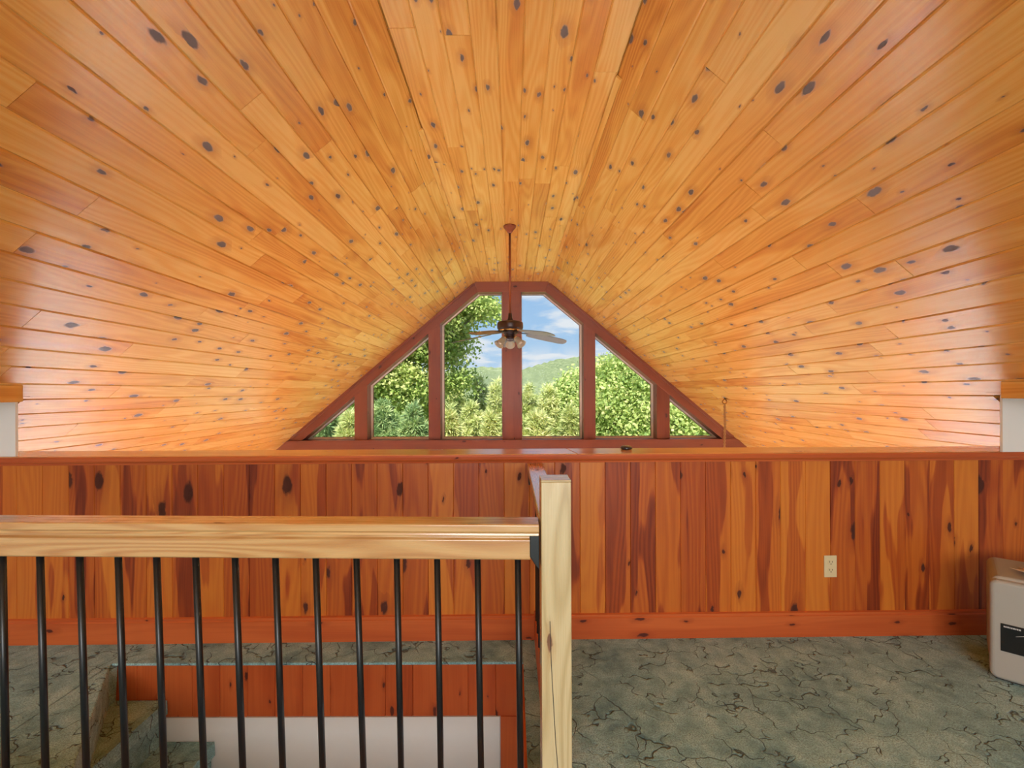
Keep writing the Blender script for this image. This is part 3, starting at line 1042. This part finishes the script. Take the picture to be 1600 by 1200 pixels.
# three bell shades of the light kit
for k, a in enumerate((90, 220, 320)):
    th = R(a)
    arm0 = Vector((.035 * math.cos(th), .035 * math.sin(th), zz(527)))
    tip = Vector((.07 * math.cos(th), .07 * math.sin(th), zz(527.5)))
    tilt = R(30) if a == 90 else R(44)          # below the horizontal
    ax = Vector((math.cos(th) * math.cos(tilt), math.sin(th) * math.cos(tilt), -math.sin(tilt)))
    Mx = Matrix.Translation(tip) @ ax.to_track_quat('Z', 'Y').to_matrix().to_4x4()
    mb = MB()
    tube(mb, [arm0, tip, tip + ax * .012], .011, 10)
    lathe(mb, [(.0, -.004), (.022, -.002), (.024, .016), (.0, .018)], 16, Mx)
    hld = mb.build('lamp_holder', M_brass, fan)
    mb = MB()
    prof = [(.02, .012), (.026, .02), (.031, .045), (.034, .07), (.039, .092), (.048, .112), (.054, .122)]
    lathe(mb, prof + [(r - .003, z) for r, z in prof[::-1]], 28, Mx)
    mb.build('lamp_shade', M_shade, hld)
    mb = MB()
    lathe(mb, [(.0, .014), (.012, .02), (.014, .04), (.022, .06), (.026, .08), (.02, .098), (0, .106)], 16, Mx)
    mb.build('bulb', M_white_frame, hld)
tag(fan, 'five-bladed ceiling fan with bell-shaped lamp shades on a long copper rod', 'fan')

# ------------------------------------------------------------------ outdoors
rng = np.random.default_rng(11)
GROUND = -4.5


def foliage(name, clusters, per, spread, size, width, mat, parent, droop=0.0, needles=False, light_top=True):
    """clusters: (n,3) centres. Leaves are small kite-shaped quads scattered round each centre."""
    C = np.repeat(clusters, per, axis=0)
    n = len(C)
    ctone = np.repeat(rng.random(len(clusters)), per)
    if needles:
        d = rng.normal(size=(n, 3)); d[:, 2] += .35
        d /= np.linalg.norm(d, axis=1)[:, None]
        P = C + d * (rng.random(n)[:, None] * spread * .5)
        A = d
    else:
        P = C + rng.normal(size=(n, 3)) * spread * np.array([1, 1, .6])
        A = rng.normal(size=(n, 3)); A[:, 2] -= .3
        A /= np.linalg.norm(A, axis=1)[:, None]
    Nn = rng.normal(size=(n, 3)); Nn[:, 2] += .9; Nn[:, 1] -= .5
    B = np.cross(A, Nn); B /= (np.linalg.norm(B, axis=1)[:, None] + 1e-9)
    L = (size * (.65 + .7 * rng.random(n)))[:, None]
    W = L * width
    v = np.stack([P, P + A * L * .45 + B * W, P + A * L, P + A * L * .45 - B * W], axis=1).reshape(-1, 3)
    me = bpy.data.meshes.new(name)
    me.vertices.add(4 * n); me.loops.add(4 * n); me.polygons.add(n)
    me.vertices.foreach_set('co', v.astype(np.float32).ravel())
    me.loops.foreach_set('vertex_index', np.arange(4 * n, dtype=np.int32))
    me.polygons.foreach_set('loop_start', np.arange(0, 4 * n, 4, dtype=np.int32))
    me.polygons.foreach_set('loop_total', np.full(n, 4, dtype=np.int32))
    ca = me.color_attributes.new('board', 'FLOAT_COLOR', 'POINT')
    tone = np.clip(.6 * ctone + .55 * rng.random(n) - .05, 0, 1)
    cc = np.ones((n, 4)); cc[:, 0] = tone; cc[:, 1] = rng.random(n)
    ca.data.foreach_set('color', np.repeat(cc, 4, axis=0).astype(np.float32).ravel())
    me.materials.append(mat)
    me.update(); me.validate()
    o = bpy.data.objects.new(name, me)
    col.objects.link(o)
    o.parent = parent
    return o


def blob_points(blobs, n):
    vol = np.array([(b[3] * b[4] * b[5]) ** .67 for b in blobs]); vol /= vol.sum()
    ids = rng.choice(len(blobs), n, p=vol)
    d = rng.normal(size=(n, 3)); d /= np.linalg.norm(d, axis=1)[:, None]
    r = 1 - np.abs(rng.normal(0, .28, n)); r = np.clip(r, .1, 1.05)
    b = np.array(blobs)[ids]
    return b[:, :3] + d * r[:, None] * b[:, 3:]


def broadleaf(name, px, Y, blobs_px, n, size, mat, label, trunk_r=.14, spread=.22, per=26, group=None):
    """blobs_px: (pixel x, pixel y, radius in pixels, squash)"""
    S_ = F / Y
    base = Vector(((px - 800) / S_, Y, GROUND))
    root = empty(name, base)
    blobs = []
    for bx_, by_, rr, sq, dy in blobs_px:
        q = at(bx_, by_, Y)
        r = rr / S_
        blobs.append((q.x - base.x, dy, q.z - base.z, r, r, r * sq))
    cl = blob_points(blobs, n)
    foliage('crown', cl, per, spread, size, .42, mat, root)
    mb = MB()
    zt = max(b[2] for b in blobs)
    tube(mb, [(0, 0, 0), (.05, 0, zt * .35), (-.04, .05, zt * .65), (0.02, 0, zt * .95)], trunk_r, 10, radii=[trunk_r * 1.2, trunk_r, trunk_r * .7, trunk_r * .2])
    for b in blobs[:7]:
        z0 = max(.5, b[2] - .9 - abs(b[0]) * .4)
        tube(mb, [(0, 0, min(z0, zt * .85)), (b[0] * .5, b[1] * .5, (z0 + b[2]) / 2 + .1), (b[0], b[1], b[2])], .05, 7, radii=[.07, .045, .012])
    mb.build('trunk', M_bark, root)
    return tag(root, label, 'tree', group)


def conifer(name, px, top, Y, halfw, n, mat, label, size=.2, per=46, group=None, bottom=760):
    """upright pine: apex at photo pixel (px, top), half width in pixels at the bottom row"""
    S_ = F / Y
    a = at(px, top, Y)
    root = empty(name, (a.x, Y, GROUND))
    H = a.z - GROUND
    zlow = at(px, bottom, Y).z - GROUND
    u = rng.random(n) ** .6                     # 0 apex .. 1 bottom
    z = H - u * (H - zlow)
    rmax = 1.2 * halfw / S_ * (u ** .6)
    # whorled branches with gaps between
    th = rng.random(n) * 2 * PI
    lob = .78 + .22 * np.sin(th * 5 + np.floor(z / .45) * 1.7)
    rr = rmax * lob * np.sqrt(.25 + .75 * rng.random(n))
    z = z - .1 + .28 * (rr / (rmax + 1e-6)) * .6
    cl = np.stack([rr * np.cos(th), rr * np.sin(th), z], axis=1)
    foliage('crown', cl, per, .12, size, .085, mat, root, needles=True)
    mb = MB()
    tube(mb, [(0, 0, 0), (0, 0, H * .6), (0, 0, H * .97)], .1, 8, radii=[.13, .08, .01])
    mb.build('trunk', M_bark, root)
    return tag(root, label, 'tree', group)


broadleaf('maple_tree', 606, 15.5, [(600, 560, 60, .8, 0), (655, 520, 55, .8, .3), (700, 480, 50, .8, 0), (735, 470, 32, .7, -.4), (762, 488, 17, .7, -.5), (560, 590, 50, .8, -.3),
                                   (640, 600, 42, .7, -.4), (700, 545, 38, .9, .4), (712, 600, 22, 1.0, .3), (655, 640, 30, .7, .6), (715, 430, 50, .7, 0), (640, 450, 60, .7, .5), (540, 520, 60, .8, .6)],
          620, .11, M_maple, 'tall maple left of the middle, its branches reaching across the left middle window', trunk_r=.2, spread=.27, per=100)
broadleaf('maple_tree', 1000, 13.4, [(975, 610, 48, .9, 0), (985, 575, 26, 1.0, .2), (950, 640, 40, .9, -.5), (1010, 650, 40, .9, -.4), (940, 600, 26, .9, .5), (1030, 620, 30, .9, .4), (965, 680, 45, .8, -.6), (1020, 700, 45, .8, -.3)],
          430, .095, M_maple2, 'leafy maple behind the sloping-topped window on the right', trunk_r=.09, spread=.26, per=100)
broadleaf('leafy_bush', 1085, 10.4, [(1074, 668, 30, .9, 0), (1092, 690, 36, .8, -.1), (1058, 655, 18, 1.0, .1), (1120, 690, 30, .8, .1)],
          300, .1, M_maple2, 'yellow-green bush behind the small right corner window', trunk_r=.06, spread=.16, per=50)
broadleaf('leafy_tree', 885, 17.0, [(892, 625, 30, 1.1, 0), (905, 600, 20, 1.1, .2), (872, 660, 30, 1.0, -.5), (915, 655, 26, 1.0, .1)],
          340, .11, M_maple2, 'leafy tree rising by the right edge of the right middle window', trunk_r=.1, spread=.18, per=55)
cons = [
    (712, 590, 20.8, 30, 560, M_pine, 'pale pine at the left of the left middle window, tip below the hill line'),
    (750, 594, 17.6, 34, 560, M_pine, 'pale pine in the centre of the left middle window'),
    (776, 598, 15.0, 26, 480, M_pine, 'pale pine just left of the wide middle post'),
    (736, 634, 13.2, 38, 520, M_pine, 'low bushy pine in front at the bottom of the left middle window'),
    (768, 648, 10.2, 18, 420, M_pine, 'low bushy pine touching the wide middle post, left of it'),
    (703, 640, 9.9, 20, 380, M_pine, 'low bushy pine at the foot of the tall post left of the middle windows'),
    (826, 602, 20.6, 34, 560, M_pine, 'pale pine just right of the wide middle post'),
    (858, 606, 14.4, 32, 520, M_pine, 'pale pine in the centre of the right middle window'),
    (840, 642, 10.4, 32, 520, M_pine, 'low bushy pine in front at the bottom of the right middle window'),
    (892, 640, 11.9, 24, 480, M_pine, 'low bushy pine in front at the right of the right middle window'),
    (598, 628, 13.8, 44, 560, M_pinedk, 'blue-green pine below the maple in the left sloping-topped window'),
    (646, 636, 11.2, 32, 480, M_pinedk, 'blue-green pine at the right side of the left sloping-topped window'),
    (505, 612, 11.6, 36, 560, M_pinedk, 'dark pine behind the small left corner window'),
    (545, 648, 9.8, 24, 320, M_pine, 'small bright pine at the right side of the small left corner window'),
    (684, 604, 25.5, 30, 460, M_pine, 'far pine behind the tall post left of the middle windows'),
    (800, 606, 24.0, 40, 480, M_pine, 'far pine mostly behind the wide middle post'),
    (925, 598, 20.6, 36, 480, M_pinedk, 'dark pine between the right middle window and the maple'),
    (1070, 600, 18.2, 40, 480, M_pinedk, 'dark pine behind the yellow-green bush on the right'),
]
for px, top, Y, hw_, n, mat, lab in cons:
    conifer('pine_tree', px, top, Y, hw_, n, mat, lab, size=.19 * (Y / 14) ** .5, group='pines outside the gable')


def hill(name, ridge, D, depth, label):
    mb = MB()
    xs = np.linspace(ridge[0][0], ridge[-1][0], 150)
    ys = np.interp(xs, [r[0] for r in ridge], [r[1] for r in ridge])
    rows = 34
    grid = []
    for j in range(rows + 1):
        f_ = j / rows
        row = []
        for x, y in zip(xs, ys):
            top = at(x, y, D)
            Yd = D - depth * f_
            z = top.z * (1 - f_) ** 1.2 + (-12) * (1 - (1 - f_) ** 1.2)
            row.append(Vector(((x - 800) * D / F, Yd, z + random.uniform(-.7, .7))))
        grid.append(row)
    back = [Vector((p.x, p.y + depth * .6, -12)) for p in grid[0]]
    grid = [back] + grid
    for j in range(len(grid) - 1):
        for i in range(len(xs) - 1):
            mb.face([grid[j][i], grid[j + 1][i], grid[j + 1][i + 1], grid[j][i + 1]], smooth=False)
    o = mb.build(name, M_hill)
    return struct(o, label, 'hill')


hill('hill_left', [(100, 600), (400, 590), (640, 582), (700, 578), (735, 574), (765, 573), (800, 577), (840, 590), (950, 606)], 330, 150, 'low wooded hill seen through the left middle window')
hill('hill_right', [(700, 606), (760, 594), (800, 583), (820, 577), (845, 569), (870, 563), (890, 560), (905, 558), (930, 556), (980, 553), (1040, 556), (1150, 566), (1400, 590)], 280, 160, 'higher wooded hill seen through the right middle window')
mb = MB()
box(mb, -400, 400, GB + .6, 500, GROUND - .3, GROUND)
struct(mb.build('ground', M_ground), 'green ground outside', 'ground')

# ------------------------------------------------------------------ sky
w = bpy.data.worlds.new('sky')
sc.world = w
w.use_nodes = True
t = NT(w.node_tree)
bg = t.n['Background']
g = t.new('ShaderNodeTexCoord').outputs['Generated']
s = t.new('ShaderNodeSeparateXYZ'); t.put(s.inputs[0], g)
zc = t.m('MAXIMUM', s.outputs[2], .0)
skyc = t.ramp(zc, [(0, srgb(206, 228, 250)), (.1, srgb(176, 212, 248)), (.35, srgb(140, 186, 240)), (1, srgb(96, 150, 224))])
# clouds on a flat layer overhead, stretched toward the horizon
k = t.m('DIVIDE', 1.0, t.m('ADD', zc, .16))
cv = t.xyz(t.m('MULTIPLY', s.outputs[0], k), t.m('MULTIPLY', s.outputs[1], k), 3.7)
c1 = t.noise(cv, 2.3, 6, .55, .25, dim='3D')
cm = t.smooth(c1, .46, .66)
low = t.smooth(zc, .115, .05)
lown = t.noise(g, 9, 5, .6, dim='3D')
lowm = t.m('MULTIPLY', low, t.smooth(lown, .38, .56))
cm = t.m('MAXIMUM', cm, lowm)
skyc = t.mix(t.m('MULTIPLY', cm, .9), skyc, srgb(244, 246, 252))
t.put(bg.inputs[0], skyc)
bg.inputs[1].default_value = .95


def light(kind, name, loc, rot, energy, size=None, color=(1, 1, 1), size_y=None):
    d = bpy.data.lights.new(name, kind)
    d.energy = energy
    d.color = color
    if kind == 'AREA':
        d.shape = 'RECTANGLE'
        d.size = size
        d.size_y = size_y or size
    o = bpy.data.objects.new(name, d)
    o.location = loc
    o.rotation_euler = rot
    col.objects.link(o)
    return o


sun = light('SUN', 'sun', (0, 0, 20), (0, 0, 0), 8.0, color=(1, .96, .86))
sun.data.angle = R(.6)
sv = Vector((-.12, -.6, .85)).normalized()
sun.rotation_euler = (-sv).to_track_quat('-Z', 'Y').to_euler()

# added fill lamps at the unseen windows behind the camera and below the loft
light('AREA', 'back_fill_lamp', (0, BACK - .16, (bz0 + bz1) / 2), (R(90), 0, 0), 215, 2 * bx - .1, (.96, .98, 1), bz1 - bz0 - .1)  # added lamp, much stronger than the sky outside this window
for sx in (-1, 1):
    lw = light('AREA', 'lower_fill_lamp', (sx * (WA + WB) / 2, GY - .02, (WZ0 + WZ1) / 2 + .3), (R(-28), 0, 0), 530, WB - WA - .1, (.96, .98, 1), .8)  # added lamp aimed down so the lower floor bounces light to the ceiling
    lw.data.spread = R(110)
    light('AREA', 'lower_glint_lamp', (sx * (WA + WB) / 2, GB + .12, (WZ0 + WZ1) / 2), (R(-90), 0, 0), 7, WB - WA - .1, (1, 1, .96), WZ1 - WZ0 - .1)  # added lamp behind the lower pane, for a reflected patch on the slopes

# ------------------------------------------------------------------ camera and view
cam = bpy.data.cameras.new('camera')
cam.sensor_width = 36
cam.lens = F / 1600 * 36
cam.shift_y = 12 / 1600
cam.clip_start = .05
cam.clip_end = 2000
co = bpy.data.objects.new('camera', cam)
col.objects.link(co)
co.matrix_world = Matrix.Translation((0, 0, EYE)) @ Matrix.Rotation(R(90), 4, 'X') @ Matrix.Rotation(R(-.22), 4, 'Z')
sc.camera = co

vs = sc.view_settings
vs.view_transform = 'Standard'
vs.look = 'None'
vs.gamma = 1
vs.exposure = 0
vs.use_curve_mapping = False
try:
    sc.cycles.use_denoising = True
    sc.cycles.denoiser = 'OPENIMAGEDENOISE'
    sc.cycles.max_bounces = 10
    sc.cycles.diffuse_bounces = 4
    sc.cycles.glossy_bounces = 4
    sc.cycles.transparent_max_bounces = 12
    sc.cycles.caustics_reflective = False
    sc.cycles.caustics_refractive = False
    sc.cycles.sample_clamp_indirect = 6
except Exception:
    pass
